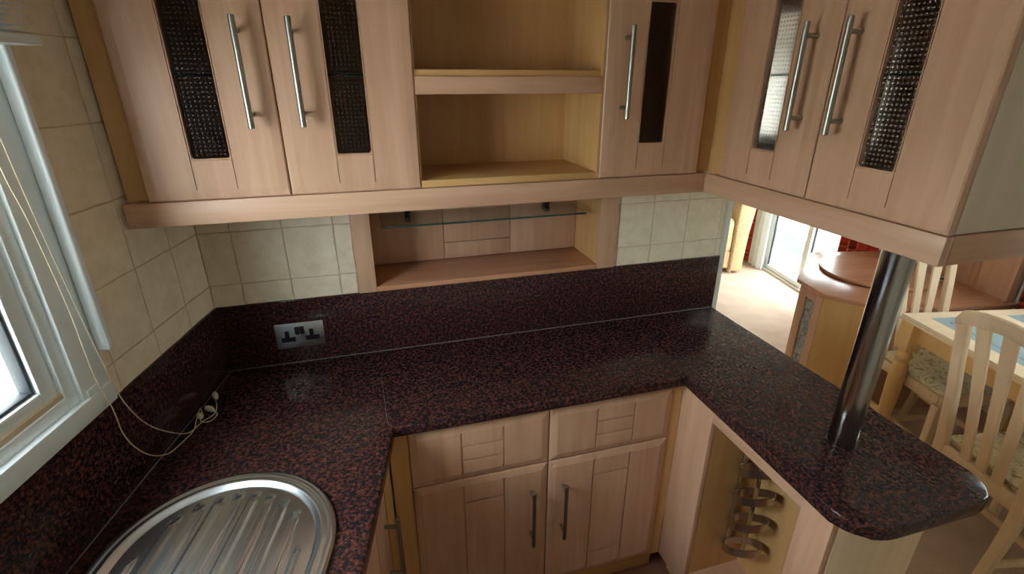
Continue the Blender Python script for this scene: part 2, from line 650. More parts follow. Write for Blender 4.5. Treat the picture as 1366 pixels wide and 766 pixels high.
def tile_mesh(w, h, var):
    key = (round(w, 4), round(h, 4), var)
    if key in TILE_ME:
        return TILE_ME[key]
    rnd = random.Random(hash(key) & 0xffff)
    g = 0.0013
    pts = []
    nx, nz = max(2, int(w / 0.03)), max(2, int(h / 0.03))
    j = lambda: rnd.uniform(-0.0006, 0.0020)
    for i in range(nx):
        pts.append((g + (w - 2 * g) * i / nx, g + j()))
    for i in range(nz):
        pts.append((w - g - j(), g + (h - 2 * g) * i / nz))
    for i in range(nx):
        pts.append((w - g - (w - 2 * g) * i / nx, h - g - j()))
    for i in range(nz):
        pts.append((g + j(), h - g - (h - 2 * g) * i / nz))
    n = len(pts)
    vs = [(x, 0, z) for x, z in pts] + [(x, 0.0022, z) for x, z in pts]
    fs = [tuple(range(n))] + [(i, n + i, n + (i + 1) % n, (i + 1) % n) for i in range(n)]
    me = bpy.data.meshes.new('tile')
    me.from_pydata(vs, [], fs)
    me.materials.append(MATS['tile_cream'])
    TILE_ME[key] = me
    return me


def tile(parent, w, h, loc, rz, k):
    o = bpy.data.objects.new('tile', tile_mesh(w, h, k % 4))
    COL.objects.link(o)
    o.parent = parent
    o.location = loc
    o.rotation_euler = (0, 0, rz)


ZJ = [1.119, 1.190, 1.352, 1.514, 1.676, 1.838, 2.0, CEIL]
k = 0
for xs_ in ([-0.006, 0.081, 0.221, 0.365, 0.4163], [1.3208, 1.334, 1.469, 1.613, 1.760, 1.782]):
    for i in range(len(xs_) - 1):
        if xs_[i + 1] - xs_[i] < 0.02 and xs_[i] > 1.5:
            pass
        for z in range(2):
            tile(wall_back, xs_[i + 1] - xs_[i], ZJ[z + 1] - ZJ[z], (xs_[i], 0.0078, ZJ[z]), 0, k)
            k += 1
        tile(wall_back, xs_[i + 1] - xs_[i], 0.148, (xs_[i], 0.0078, ZJ[2]), 0, k)
        k += 1
SJ = [-0.006, 0.128, 0.279, 0.431, 0.475]
for i in range(len(SJ) - 1):
    for z in range(len(ZJ) - 2):
        # local x of the tile runs along +v; its face looks to +u
        tile(wall_left, SJ[i + 1] - SJ[i], ZJ[z + 1] - ZJ[z], (-0.0078, -SJ[i + 1], ZJ[z]), math.pi / 2, k)
        k += 1


# windows
def window(name, v0, v1, z0, z1, u_out, u_in, label, side, fw=0.045, sash=0.045, panes=1):
    """white plastic window in a wall along v; side=+1 when the room is towards +u"""
    o = thing(name, label, None)
    o['kind'] = 'structure'
    o.rotation_euler = (0, 0, -A)

    def ring(nm, a0, a1, b0, b1, th, ua, ub, mat):
        m_ = MB()
        m_.box((ua, a0, b0), (ub, a0 + th, b1)).box((ua, a1 - th, b0), (ub, a1, b1)).box((ua, a0 + th, b0), (ub, a1 - th, b0 + th)).box((ua, a0 + th, b1 - th), (ub, a1 - th, b1))
        return build(nm, m_, mat, o, bev=0.003)
    lo, hi = min(u_out, u_in), max(u_out, u_in)
    ring('window_frame', v0, v1, z0, z1, fw, lo, hi, 'upvc')
    pw = (v1 - v0 - 2 * fw) / panes
    for p in range(panes):
        a0 = v0 + fw + p * pw
        ii = 0.010 * side
        s_ = ring('sash', a0, a0 + pw, z0 + fw, z1 - fw, sash, min(u_out, u_in - ii), max(u_out, u_in - ii), 'upvc')
        ring('seal', a0 + sash, a0 + pw - sash, z0 + fw + sash, z1 - fw - sash, 0.007, (lo + hi) / 2 - 0.012, (lo + hi) / 2 + 0.012, 'rubber_seal')
        build('pane', MB().box(((lo + hi) / 2 - 0.003, a0 + sash, z0 + fw + sash), ((lo + hi) / 2 + 0.003, a0 + pw - sash, z1 - fw - sash)), 'window_glass', o)
    return o


w1 = window('window_1', WV0, WV1 + 0.005, 1.165, WZ1, -0.065, -0.006, 'white plastic kitchen window beside the sink', 1, 0.030, 0.034)
# casing strips round the window
mb = MB().box((-0.008, WV0 - 0.06, 1.126), (0.006, -0.468, 1.172))
build('sill', MB().box((-0.008, WV0 - 0.06, 1.126), (0.010, -0.470, 1.170)), 'upvc', w1, bev=0.003)
build('casing', MB().box((-0.008, -0.545, 1.170), (0.004, -0.470, 2.05)), 'upvc', w1, bev=0.002)
build('casing_bead', MB().box((0.0045, -0.476, 1.244), (0.030, -0.460, 2.05)), 'upvc', w1, bev=0.004, seg=3)
build('sill_clip', MB().box((0.0, -0.535, 1.170), (0.008, -0.500, 1.186)), 'upvc', w1, bev=0.002)

window('window_2', OPEN[0][0], OPEN[0][1], 1.0, 1.88, UW + 0.06, UW - 0.005, 'white framed window beside the dining table', -1, panes=2)
window('window_3', OPEN[2][0], OPEN[2][1], 0.85, 1.95, UW + 0.06, UW - 0.005, 'white framed lounge window past the armchair', -1)

# sliding patio door
d1 = thing('door_1', 'white framed sliding glass patio door beyond the lounge carpet', None)
d1['kind'] = 'structure'
d1.rotation_euler = (0, 0, -A)
a0, a1 = OPEN[1][:2]
build('track', MB().box((UW - 0.01, a0, 0.0), (UW + 0.07, a1, 0.022)), 'white_trim', d1, bev=0.003)
for q in (0.012, 0.042):
    build('track_groove', MB().box((UW + q, a0 + 0.02, 0.0215), (UW + q + 0.010, a1 - 0.02, 0.0245)), 'rubber_seal', d1)
mb = MB().box((UW - 0.005, a0, 0.022), (UW + 0.065, a0 + 0.04, 1.98)).box((UW - 0.005, a1 - 0.04, 0.022), (UW + 0.065, a1, 1.98)).box((UW - 0.005, a0 + 0.04, 1.94), (UW + 0.065, a1 - 0.04, 1.98))
build('door_frame', mb, 'upvc', d1, bev=0.003)
mid = 2.53
for (p0, p1, uu) in ((a0 + 0.04, mid + 0.03, UW + 0.035), (mid - 0.03, a1 - 0.04, UW + 0.010)):
    m_ = MB()
    th = 0.055
    m_.box((uu, p0, 0.025), (uu + 0.022, p0 + th, 1.94)).box((uu, p1 - th, 0.025), (uu + 0.022, p1, 1.94)).box((uu, p0 + th, 0.025), (uu + 0.022, p1 - th, 0.025 + 0.04)).box((uu, p0 + th, 1.90), (uu + 0.022, p1 - th, 1.94))
    lf = build('door_leaf', m_, 'upvc', d1, bev=0.002)
    build('pane', MB().box((uu + 0.008, p0 + th, 0.065), (uu + 0.014, p1 - th, 1.90)), 'window_glass', lf)
    m_ = MB().box((uu + 0.002, p0 + th, 0.065), (uu + 0.020, p0 + th + 0.006, 1.90)).box((uu + 0.002, p1 - th - 0.006, 0.065), (uu + 0.020, p1 - th, 1.90))
    build('seal', m_, 'rubber_seal', lf)

# ------------------------------------------------------------------ outside
GZ = -0.68
struct('ground', MB().box((-16, -14, GZ - 0.1), (22, 26, GZ)), 'gravel', -A, label='pale gravel ground outside the caravans')


def siding_wall(m_, uA, uB, v0, v1, z0, z1):
    m_.box((uA, v0, z0), (uB, v1, z1))


nb = thing('neighbour_caravan', 'white static caravan standing on gravel beyond the patio door', 'caravan', uv2(5.2, 3.0, GZ), -A)
build('body', MB().box((0, -9, 0.43), (3.4, 9, 2.9)), 'outside_siding', nb, bev=0.03)
for i in range(12):
    build('siding_board', MB().box((-0.012, -9, 0.45 + i * 0.2), (0.0, 9, 0.45 + i * 0.2 + 0.185)), 'outside_siding', nb)
build('skirt', MB().box((0.45, -8.9, 0.0), (3.2, 8.9, 0.43)), 'outside_skirt', nb)
for vv in (-3.2, -1.0, 1.6, 3.6):
    build('support_leg', MB().box((0.12, vv, 0), (0.2, vv + 0.08, 0.43)), 'white_trim', nb)
nb2 = thing('neighbour_caravan', 'cream clapboard caravan seen through the kitchen window', 'caravan', uv2(-7.0, 0.5, GZ), -A)
build('body', MB().box((-3.0, -8, 0.35), (0, 8, 2.9)), 'outside_siding', nb2, bev=0.03)
for i in range(16):
    build('siding_board', MB().box((0.0, -8, 0.37 + i * 0.15), (0.014, 8, 0.37 + i * 0.15 + 0.14)), 'outside_siding', nb2)
build('skirt', MB().box((-2.8, -7.9, 0.0), (-0.3, 7.9, 0.35)), 'outside_skirt', nb2)

# ------------------------------------------------------------------ worktop
Z = 0.9
T = 0.036


def top_section(parent, poly, front, name='section'):
    """poly ccw in xy; front = indices of outline edges that carry the rolled edge"""
    n = len(poly)
    me = bpy.data.meshes.new(name)
    bm = bmesh.new()
    lo = [bm.verts.new((x, y, Z - T)) for x, y in poly]
    hi = [bm.verts.new((x, y, Z)) for x, y in poly]
    bm.faces.new(list(reversed(lo)))
    bm.faces.new(hi)
    for i in range(n):
        bm.faces.new((lo[i], lo[(i + 1) % n], hi[(i + 1) % n], hi[i]))
    bm.edges.ensure_lookup_table()
    es = []
    for i in front:
        for L in (lo, hi):
            e = bm.edges.get((L[i], L[(i + 1) % n]))
            if e:
                es.append(e)
    bmesh.ops.bevel(bm, geom=es, offset=0.0065, segments=3, profile=0.5, affect='EDGES', clamp_overlap=True)
    bmesh.ops.recalc_face_normals(bm, faces=bm.faces)
    bm.to_mesh(me)
    bm.free()
    for p in me.polygons:
        p.use_smooth = True
    me.set_sharp_from_angle(angle=math.radians(40))
    me.materials.append(MATS['granite'])
    o = bpy.data.objects.new(name, me)
    COL.objects.link(o)
    o.parent = parent
    return o


wt = thing('worktop', 'dark red and black granite effect worktop running round the kitchen', 'worktop')
UF = 0.5555
ic = ((UF + (-0.43) * SA) / CA, -0.43)


def xy(u, v):
    p = uv2(u, v)
    return (p.x, p.y)


BH0, BH1 = -1.30, -0.94                       # cut-out for the sink bowl
# left run in pieces round the bowl cut-out, one mesh
sec_left = [(0, 0), xy(0, -0.94), xy(UF, -0.94), ic, (0.464, -0.405), (0.455, 0)]
o = top_section(wt, sec_left, [2])
o2 = top_section(wt, [xy(0, -0.94), xy(0, BH0), xy(0.075, BH0), xy(0.075, -0.94)], [])
o3 = top_section(wt, [xy(0.44, -0.94), xy(0.44, BH0), xy(UF, BH0), xy(UF, -0.94)], [2])
o4 = top_section(wt, [xy(0, BH0), xy(0, -2.0), xy(UF, -2.0), xy(UF, BH0)], [2])
XI, XO, YE = 1.3745, 1.785, -1.049
top_section(wt, [(0.455, 0), (0.464, -0.405), ic, (XI, -0.43), (1.389, -0.405), (1.385, 0)], [2])
pen = [(1.385, 0), (1.389, -0.405), (XI, -0.43)]
ra = 0.105
cx, cy = XI + ra, YE + ra * 0.72
for i in range(9):
    t = math.pi + math.pi / 2 * i / 8
    pen.append((cx + ra * math.cos(t), cy + ra * 0.72 * math.sin(t)))
rb = 0.075
for i in range(9):
    t = -math.pi / 2 + math.pi / 2 * i / 8
    pen.append((XO - rb + rb * math.cos(t), YE + rb + rb * math.sin(t)))
pen.append((XO, 0))
top_section(wt, pen, list(range(2, len(pen) - 1)))
build('joint_strip', MB().box((0, 0, 0), (1, 1, 1)) if False else MB().tube([(0.4585, -0.16, Z), (0.4635, -0.40, Z), (0.4665, -0.41, Z), (ic[0] - 0.003, ic[1] + 0.004, Z - 0.0005)], 0.0005, 6), 'silicone', wt)
build('joint_strip', MB().tube([(1.386, -0.10, Z), (1.3885, -0.40, Z), (1.386, -0.41, Z), (XI + 0.003, -0.426, Z - 0.0005)], 0.0005, 6), 'dark_gap', wt)

HU = 0.2203
us = thing('splashback', 'dark granite effect upstand along the tiled wall with the socket', 'splashback')
build('panel', MB().box((-0.003, 0.0, Z + 0.0006), (XO - 0.003, 0.0095, Z + HU)), 'granite', us, bev=0.0015)
build('seal_strip', MB().tube([(0.004, -0.0008, Z + 0.0012), (XO - 0.004, -0.0008, Z + 0.0012)], 0.0017, 8), 'silicone', us)
us2 = thing('splashback', 'dark granite effect upstand below the kitchen window', 'splashback', (0, 0, 0), -A)
build('panel', MB().box((-0.0095, -2.0, Z + 0.0006), (-0.0005, 0.001, Z + HU)), 'granite', us2, bev=0.0015)
build('seal_strip', MB().tube([(0.0008, -1.98, Z + 0.0012), (0.0008, -0.004, Z + 0.0012)], 0.0014, 8), 'silicone', us2)

# double socket
so = thing('double_socket', 'brushed metal double power socket on the dark upstand', 'socket', (0.2205, 0.0, 1.0003))
build('plate', MB().box((-0.073, -0.005, -0.0435), (0.073, 0.0, 0.0435)), 'steel_plate', so, bev=0.002)
for sx in (-1, 1):
    m_ = MB()
    cx0 = sx * 0.0365
    m_.box((cx0 - 0.0085, -0.0062, -0.004), (cx0 + 0.0085 - 0.004, -0.005, 0.0185)).box((cx0 - 0.021, -0.0062, -0.020), (cx0 + 0.021, -0.005, -0.004))
    build('pin_plate', m_, 'black_plastic', so)
for sx in (-1, 1):
    build('rocker_switch', MB().box((sx * 0.0075 - 0.0068, -0.009, 0.004), (sx * 0.0075 + 0.0068, -0.005, 0.031)), 'black_plastic', so, bev=0.0015)
for sx in (-1, 1):
    build('screw', MB().tube([(sx * 0.0645, -0.0058, 0), (sx * 0.0645, -0.005, 0)], 0.003, 12), 'steel_handle', so)

# ------------------------------------------------------------------ sink
sk = thing('sink', 'oval stainless steel sink with ridged drainer set in the worktop', 'sink', uv2(0.263, -0.70, Z), -A)


def stadium(r, z, L=0.46, n=32, dv=0.0):
    ring = []
    for i in range(n + 1):
        t = math.pi * i / n
        ring.append((r * math.cos(t), r * math.sin(t), z))
    for i in range(n + 1):
        t = math.pi + math.pi * i / n
        ring.append((r * math.cos(t), -L + r * math.sin(t), z))
    return ring


prof = [(0.2265, 0.0), (0.2255, 0.0035), (0.221, 0.0062), (0.215, 0.0070), (0.210, 0.0050), (0.207, 0.0042), (0.203, 0.0058), (0.198, 0.0060), (0.194, 0.0035), (0.190, -0.0005), (0.184, -0.003)]
mb = MB()
mb.loft([stadium(r, z) for r, z in prof], False, False)
build('rim', mb, 'steel_sink', sk, smooth=True)
R0 = 0.184
nu, nv = 150, 40
VE = -0.235
vs, fs = [], []
pitch_ = 0.0355
for i in range(nu + 1):
    u = -R0 + 2 * R0 * i / nu
    vt = math.sqrt(max(0, R0 * R0 - u * u))
    ph = (u / pitch_) % 1.0
    prof_ = 0.5 - 0.5 * math.cos(2 * math.pi * ph)
    prof_ = max(0.0, min(1.0, (prof_ - 0.28) / 0.40))
    prof_ = prof_ * prof_ * (3 - 2 * prof_)
    if abs(u) > pitch_ * 4.5:
        prof_ = 0
    kk = math.floor(u / pitch_) + 0.5
    vend = math.sqrt(max(0, 0.160 ** 2 - (kk * pitch_) ** 2)) if abs(kk * pitch_) < 0.160 else -1
    for j in range(nv + 1):
        v_ = vt + (VE - vt) * j / nv
        e = max(0.0, min(1.0, (vend - v_) / 0.012)) if vend > 0 else max(0.0, min(1.0, (-0.02 - v_) / 0.012))
        vs.append((u, v_, -0.003 - 0.0025 * (1 - 1) + 0.0062 * prof_ * e))
for i in range(nu):
    for j in range(nv):
        a_ = i * (nv + 1) + j
        fs.append((a_, a_ + nv + 1, a_ + nv + 2, a_ + 1))
m_ = MB()
m_.v, m_.f = vs, fs
# the drainer would sit inside the worktop: lift the whole pressing so that it lies on top
dr = build('drainer', m_, 'steel_sink', sk, smooth=True)
# bowl
m_ = MB()
c0 = (0.0, -0.42, 0.0)
rings = []
for r, z in [(0.178, -0.003), (0.170, -0.004), (0.163, -0.02), (0.158, -0.13), (0.12, -0.15), (0.03, -0.155)]:
    rings.append([(r * math.cos(2 * math.pi * q / 40), c0[1] + r * math.sin(2 * math.pi * q / 40), z) for q in range(40)])
m_.loft(rings, False, True)
build('bowl', m_, 'steel_sink', sk, smooth=True)
sk.location.z = Z + 0.0036

# ------------------------------------------------------------------ wall cabinets
D1 = -0.2688
ZP, ZT = 1.4446, 1.5025
DH = 2.038 - ZT                               # door height
DT = 0.019


def glass_door(parent, x0, w, hand, glass='cabinet_glass', hz=(1.652, 1.876)):
    """hand 'L': handle near the left edge"""
    gw = 0.079
    gx = 0.115 if hand == 'L' else w - 0.115 - gw
    gz0, gz1 = 1.595 - ZT, 1.945 - ZT
    hole = [(gx, gx + gw, gz0, gz1)]
    g = 0.002
    gr = [(gx - 0.004, gx - 0.004 + g, 0.023, DH - 0.023), (gx + gw + 0.004 - g, gx + gw + 0.004, 0.023, DH - 0.023),
               (gx - 0.004, gx + gw + 0.004, gz0 - 0.004, gz0 - 0.004 + g), (gx - 0.004, gx + gw + 0.004, gz1 + 0.004 - g, gz1 + 0.004)]
    d = build_slab('door', slab(w, DH, DT, gr, hole, ((0.0, 0.0045), (0.003, 0.0018), (0.0215, 0.0)), 0.0032), 'beech_v', parent, (x0, 0, ZT))
    build('glass_pane', MB().box((gx - 0.004, 0.008, gz0 - 0.004), (gx + gw + 0.004, 0.011, gz1 + 0.004)), glass, d)
    # rounded corners of the glazing bead
    for (cxx, czz, qa) in ((gx, gz0, 0), (gx + gw, gz0, 1), (gx + gw, gz1, 2), (gx, gz1, 3)):
        r = 0.008
        sxn = 1 if qa in (0, 3) else -1
        szn = 1 if qa in (0, 1) else -1
        pts = [(cxx, czz)]
        for q in range(6):
            t = math.pi / 2 * q / 5
            pts.append((cxx + sxn * (r - r * math.sin(t)), czz + szn * (r - r * math.cos(t))))
        mm = MB()
        n = len(pts)
        mm.quadmesh([(a_, 0.002, b_) for a_, b_ in pts] + [(a_, 0.008, b_) for a_, b_ in pts], [tuple(range(n)), tuple(range(2 * n - 1, n - 1, -1))] + [(q, (q + 1) % n, n + (q + 1) % n, n + q) for q in range(n)])
        build('corner_fillet', mm, 'beech_v', d)
    hx = 0.052 if hand == 'L' else w - 0.052
    handle(d, hx, hz[0] - ZT, hz[1] - ZT)
    return d


def carcass(parent, x0, x1, y0, y1, z0=ZT - 0.001, z1=2.04, back='maple_v', inner='maple_v'):
    p = 0.015
    build('side_panel', MB().box((x0, y0, z0), (x0 + p, y1, z1)), inner, parent)
    build('side_panel', MB().box((x1 - p, y0, z0), (x1, y1, z1)), inner, parent)
    build('bottom_panel', MB().box((x0 + p, y0, z0), (x1 - p, y1, z0 + p)), 'maple_h', parent)
    build('top_panel', MB().box((x0 + p, y0, z1 - p), (x1 - p, y1, z1)), 'maple_h', parent)
    if back:
        build('back_panel', MB().box((x0 + p, y1 - 0.006, z0 + p), (x1 - p, y1, z1 - p)), back, parent)


# double cabinet by the window
c1 = thing('wall_cabinet', 'beech double wall cabinet with two dark glass slots beside the open shelves', 'cabinet', (0, D1, 0))
glass_door(c1, 0.0, 0.3005, 'R', hz=(1.660, 1.884)).location.y = 0
glass_door(c1, 0.3035, 0.3085, 'L', hz=(1.660, 1.884))
carcass(c1, 0.002, 0.6125, DT + 0.002, 0.266)
build('glass_shelf', MB().box((0.018, 0.05, 1.768), (0.596, 0.255, 1.774)), 'shelf_glass_edge', c1)
# filler between cabinet and outer wall
build('filler_strip', MB().prism([(-0.0500, 0.026), (0.0, 0.026), (0.0, 0.046), (-0.0455, 0.046)], ZT - 0.001, 2.04), 'maple_v', c1)

# open shelf unit
os_ = thing('open_shelf_unit', 'open beech shelf unit with two empty compartments between the glazed wall cabinets', 'shelf', (0, D1, 0))
build('side_panel', MB().box((0.6132, 0.006, ZT), (0.6152, 0.262, 2.04)), 'maple_v', os_)
build('side_panel', MB().box((1.101, 0.004, ZT), (1.107, 0.262, 2.04)), 'maple_v', os_)
build('back_panel', MB().box((0.6152, 0.256, ZT), (1.101, 0.262, 2.04)), 'maple_v', os_)
build('shelf', MB().box((0.6152, 0.005, ZT), (1.101, 0.256, 1.5205)), 'maple_h', os_, bev=0.001)
build('shelf', MB().box((0.6152, 0.010, 1.766), (1.101, 0.256, 1.783)), 'maple_h', os_, bev=0.001)
build('shelf_rail', MB().box((0.6135, 0.001, 1.727), (1.100, 0.018, 1.768)), 'beech_h', os_, bev=0.002)
build('top_panel', MB().box((0.613, 0.004, 2.04), (1.107, 0.262, 2.055)), 'maple_h', os_)

# single cabinet in the corner
c3 = thing('wall_cabinet', 'beech single wall cabinet with one dark glass slot in the corner', 'cabinet', (0, D1, 0))
glass_door(c3, 1.109, 0.317, 'L', hz=(1.662, 1.888))
carcass(c3, 1.109, 1.445, DT + 0.002, 0.266)
build('filler_strip', MB().box((1.4275, 0.024, ZT - 0.0005), (1.4805, 0.040, 2.04)), 'maple_v', c3)

# cabinet over the peninsula: local x runs towards the room, local y away from the kitchen
XR = 1.4592
c4 = thing('wall_cabinet', 'beech double wall cabinet hanging over the peninsula, glazed on both sides', 'cabinet', (XR, 0, 0), -math.pi / 2)
glass_door(c4, 0.3265, 0.3065, 'R', 'cabinet_glass_clear', hz=(1.651, 1.877))
glass_door(c4, 0.6365, 0.3205, 'L', 'cabinet_glass_clear', hz=(1.651, 1.877))
CD = 0.315
carcass(c4, 0.012, 0.9400, 0.0385, CD - DT, back=None)
build('end_panel', MB().box((0.9415, DT + 0.003, ZT + 0.001), (0.9575, CD - DT, 2.05)), 'pale_panel', c4, bev=0.001)
build('filler_strip', MB().box((0.012, 0.022, ZT - 0.0005), (0.3255, 0.038, 2.04)), 'maple_v', c4)
build('glass_shelf', MB().box((0.028, 0.06, 1.768), (0.924, CD - 0.05, 1.774)), 'shelf_glass_edge', c4)
for (x0, w_, ga, gb) in ((0.014, 0.310, 0.070, 0.200), (0.3265, 0.3065, 0.425, 0.504), (0.6365, 0.3205, 0.760, 0.839)):   # doors of the dining side
    g0, g1 = x0 + w_ - gb, x0 + w_ - ga
    gz0, gz1 = 1.595 - ZT, 1.945 - ZT
    d = build_slab('door', slab(w_, DH, DT, (), [(g0, g1, gz0, gz1)]), 'beech_v', c4, (x0 + w_, CD, ZT))
    d.rotation_euler = (0, 0, math.pi)
    build('glass_pane', MB().box((g0 - 0.004, 0.008, gz0 - 0.004), (g1 + 0.004, 0.011, gz1 + 0.004)), 'cabinet_glass_clear', d)
    handle(d, 0.052, 1.651 - ZT, 1.877 - ZT)

# pelmet below the wall cabinets
pm = thing('pelmet', 'long beech pelmet board running below all the wall cabinets', 'pelmet')
build('board', MB().prism([(-0.0535, D1), (XR, D1), (XR, D1 + 0.020), (-0.0495, D1 + 0.020)], ZP, ZT - 0.0015), 'beech_h', pm, bev=0.0025)
o = build('board', MB().box((0.2692, 0, ZP), (0.9602, 0.020, ZT - 0.0015)), 'beech_h', pm, bev=0.0025)
o.location = (XR, 0, 0)
o.rotation_euler = (0, 0, -math.pi / 2)
build('board', MB().box((XR + 0.0205, -0.9602, ZP), (XR + CD, -0.9402, ZT - 0.0015)), 'beech_h', pm, bev=0.0025)
# soffit panels closing the cabinets from below behind the pelmet
build('soffit_panel', MB().box((-0.035, D1 + 0.0205, ZT - 0.014), (XR + 0.02, -0.003, ZT - 0.004)), 'beech_h', pm)
build('soffit_panel', MB().box((XR + 0.0205, -0.9395, ZT - 0.014), (XR + CD, D1, ZT - 0.004)), 'beech_h', pm)

# ------------------------------------------------------------------ niche in the partition
ni = thing('niche_shelf_unit', 'beech niche let into the tiled wall with a glass shelf', 'niche')
build('post', MB().box((0.4170, -0.002, 1.1206), (0.4735, 0.016, 1.46)), 'beech_v', ni, bev=0.0015)
build('post', MB().box((1.2545, -0.002, 1.1206), (1.3195, 0.016, 1.46)), 'beech_v', ni, bev=0.0015)
NB = 0.2187
build('bottom_shelf', MB().box((0.4735, -0.001, 1.1205), (1.2545, NB, 1.1365)), 'unit_wood_top', ni, bev=0.001)
build('side_panel', MB().box((0.4560, 0.016, 1.1205), (0.4725, NB, 1.46)), 'maple_v', ni)
build('side_panel', MB().box((1.2550, 0.016, 1.1205), (1.2700, NB, 1.46)), 'maple_v', ni)
for (x0, x1, z0, z1) in ((0.4735, 0.7290, 1.1365, 1.46), (0.7310, 0.9845, 1.1365, 1.1975), (0.7310, 0.9845, 1.1995, 1.46), (0.9865, 1.2545, 1.1365, 1.46)):
    build('back_panel', MB().box((x0, NB, z0), (x1, NB + 0.012, z1)), 'beech_v', ni, bev=0.0015)
build('backing', MB().box((0.46, NB + 0.010, 1.12), (1.27, NB + 0.018, 1.46)), 'beech_v', ni)
gs = build('glass_shelf', MB().prism([(0.518, 0.035), (1.215, 0.035), (1.222, 0.042), (1.222, 0.200), (0.510, 0.200), (0.510, 0.042)], 1.3195, 1.3255), 'shelf_glass', ni)
build('polished_edge', MB().box((0.517, 0.0335, 1.3195), (1.216, 0.0350, 1.3255)), 'shelf_glass_edge', gs)
build('polished_edge', MB().box((0.5085, 0.043, 1.3195), (0.5100, 0.199, 1.3255)), 'shelf_glass_edge', gs)
for xx in (0.602, 1.118):
    m_ = MB().box((xx - 0.009, 0.165, 1.300), (xx + 0.009, NB, 1.3190)).box((xx - 0.009, 0.170, 1.3262), (xx + 0.009, NB, 1.338))
    build('shelf_support', m_, 'black_plastic', gs, bev=0.003)
build('cover_cap', MB().tube([(1.2550, 0.05, 1.21), (1.2530, 0.05, 1.21)], 0.006, 12), 'beech_v', ni)

# ------------------------------------------------------------------ base units
YB = -0.41
bc = thing('base_cabinet', 'beech base cabinet with two drawer fronts over two doors', 'cabinet', (0, YB, 0))


BORDER = ((0.0, 0.008), (0.003, 0.0055), (0.008, 0.0040), (0.022, 0.0004), (0.0235, 0.0))


def base_front(name, x0, w, z0, h, verts_x, hor, mat='beech_v'):
    g = 0.0050
    i = 0.022
    gr = []
    for xx in verts_x:
        gr.append((xx - g / 2, xx + g / 2, i, h - i))
    for zz in hor:
        gr.append((verts_x[0], verts_x[1], zz - g / 2, zz + g / 2))
    return build_slab(name, slab(w, h, DT, gr, (), BORDER, 0.0045), mat, bc, (x0, 0, z0))


for (x0, vx) in ((0.5135, (0.148, 0.274)), (0.9355, (0.154, 0.282))):
    base_front('drawer_front', x0, 0.4185, 0.6535, 0.1925, vx, (0.724 - 0.6535, 0.775 - 0.6535))
    d = base_front('door', x0, 0.4185, 0.114, 0.5365, vx, (0.562 - 0.114, 0.208 - 0.114))
    hx = 0.877 if x0 < 0.7 else 0.984
    handle(d, hx - x0, 0.350 - 0.114, 0.577 - 0.114)
p = 0.016
build('side_panel', MB().box((0.5135, DT + 0.001, 0.10), (0.5135 + p, 0.405, 0.862)), 'maple_v', bc)
build('side_panel', MB().box((1.338, DT + 0.001, 0.10), (1.354, 0.405, 0.862)), 'maple_v', bc)
build('back_panel', MB().box((0.53, 0.398, 0.10), (1.338, 0.405, 0.862)), 'maple_v', bc)
build('bottom_panel', MB().box((0.53, DT + 0.001, 0.10), (1.338, 0.398, 0.115)), 'maple_h', bc)
build('front_rail', MB().box((0.53, DT + 0.001, 0.80), (1.338, DT + 0.02, 0.862)), 'maple_h', bc)
build('plinth', MB().box((0.5135, 0.045, 0.0045), (1.385, 0.060, 0.108)), 'maple_h', bc)
build('filler_strip', MB().box((1.3555, 0.012, 0.10), (1.3945, 0.028, 0.862)), 'maple_v', bc)
build('filler_strip', MB().box((0.4595, 0.012, 0.10), (0.512, 0.028, 0.862)), 'maple_v', bc)

# unit below the sink: local x runs along +v, front looks to +u
UFc = 0.5275
lb = thing('base_cabinet', 'beech base cabinet with bar handles below the sink drainer', 'cabinet', uv2(UFc, 0, 0), math.pi / 2 - A)
# fronts between v=-0.36 and v=-1.6
vst = -0.385
for q in range(3):
    w_ = 0.42
    x0 = vst - (q + 1) * 0.4225
    d = build_slab('door', slab(w_, 0.732, DT, [(0.148, 0.152, 0.022, 0.71), (0.274, 0.278, 0.022, 0.71)], (), BORDER, 0.0045), 'beech_v', lb, (x0, 0, 0.114))
    handle(d, w_ - 0.055 if q % 2 == 0 else 0.055, 0.36, 0.587)
build('filler_strip', MB().box((vst + 0.002, 0.004, 0.10), (-0.2885, 0.020, 0.862)), 'maple_v', lb)
build('side_panel', MB().box((vst - 1.27, DT + 0.001, 0.10), (vst - 1.254, 0.50, 0.862)), 'maple_v', lb)
build('side_panel', MB().box((vst - 0.018, DT + 0.001, 0.10), (vst - 0.002, 0.50, 0.862)), 'maple_v', lb)
build('plinth', MB().box((vst - 1.27, 0.05, 0.0045), (vst + 0.02, 0.065, 0.108)), 'maple_h', lb)
build('bottom_panel', MB().box((vst - 1.25, DT + 0.001, 0.10), (vst - 0.02, 0.50, 0.114)), 'maple_h', lb)

# peninsula unit with the wine compartment
XP = 1.395
pu = thing('peninsula_unit', 'beech and maple peninsula unit with open compartment below the worktop', 'cabinet', (XP, 0, 0), -math.pi / 2)
PD = 0.295
zt_, zb_ = 0.8635, 0.10
build('stile', MB().box((0.3985, 0.0, zb_), (0.551, 0.020, zt_)), 'beech_v', pu, bev=0.002)
build('stile', MB().box((0.888, 0.0, zb_), (0.972, 0.020, zt_)), 'beech_v', pu, bev=0.002)
build('top_rail', MB().box((0.551, 0.001, 0.812), (0.888, 0.020, zt_)), 'beech_h', pu, bev=0.001)
build('bottom_rail', MB().box((0.551, 0.001, zb_), (0.888, 0.020, 0.14)), 'beech_h', pu, bev=0.001)
build('side_panel', MB().box((0.535, 0.020, zb_), (0.551, PD, zt_)), 'maple_v', pu)
build('side_panel', MB().box((0.888, 0.020, zb_), (0.904, PD, zt_)), 'maple_v', pu)
build('back_panel', MB().box((0.02, PD, zb_), (0.956, PD + 0.014, zt_)), 'maple_v', pu)
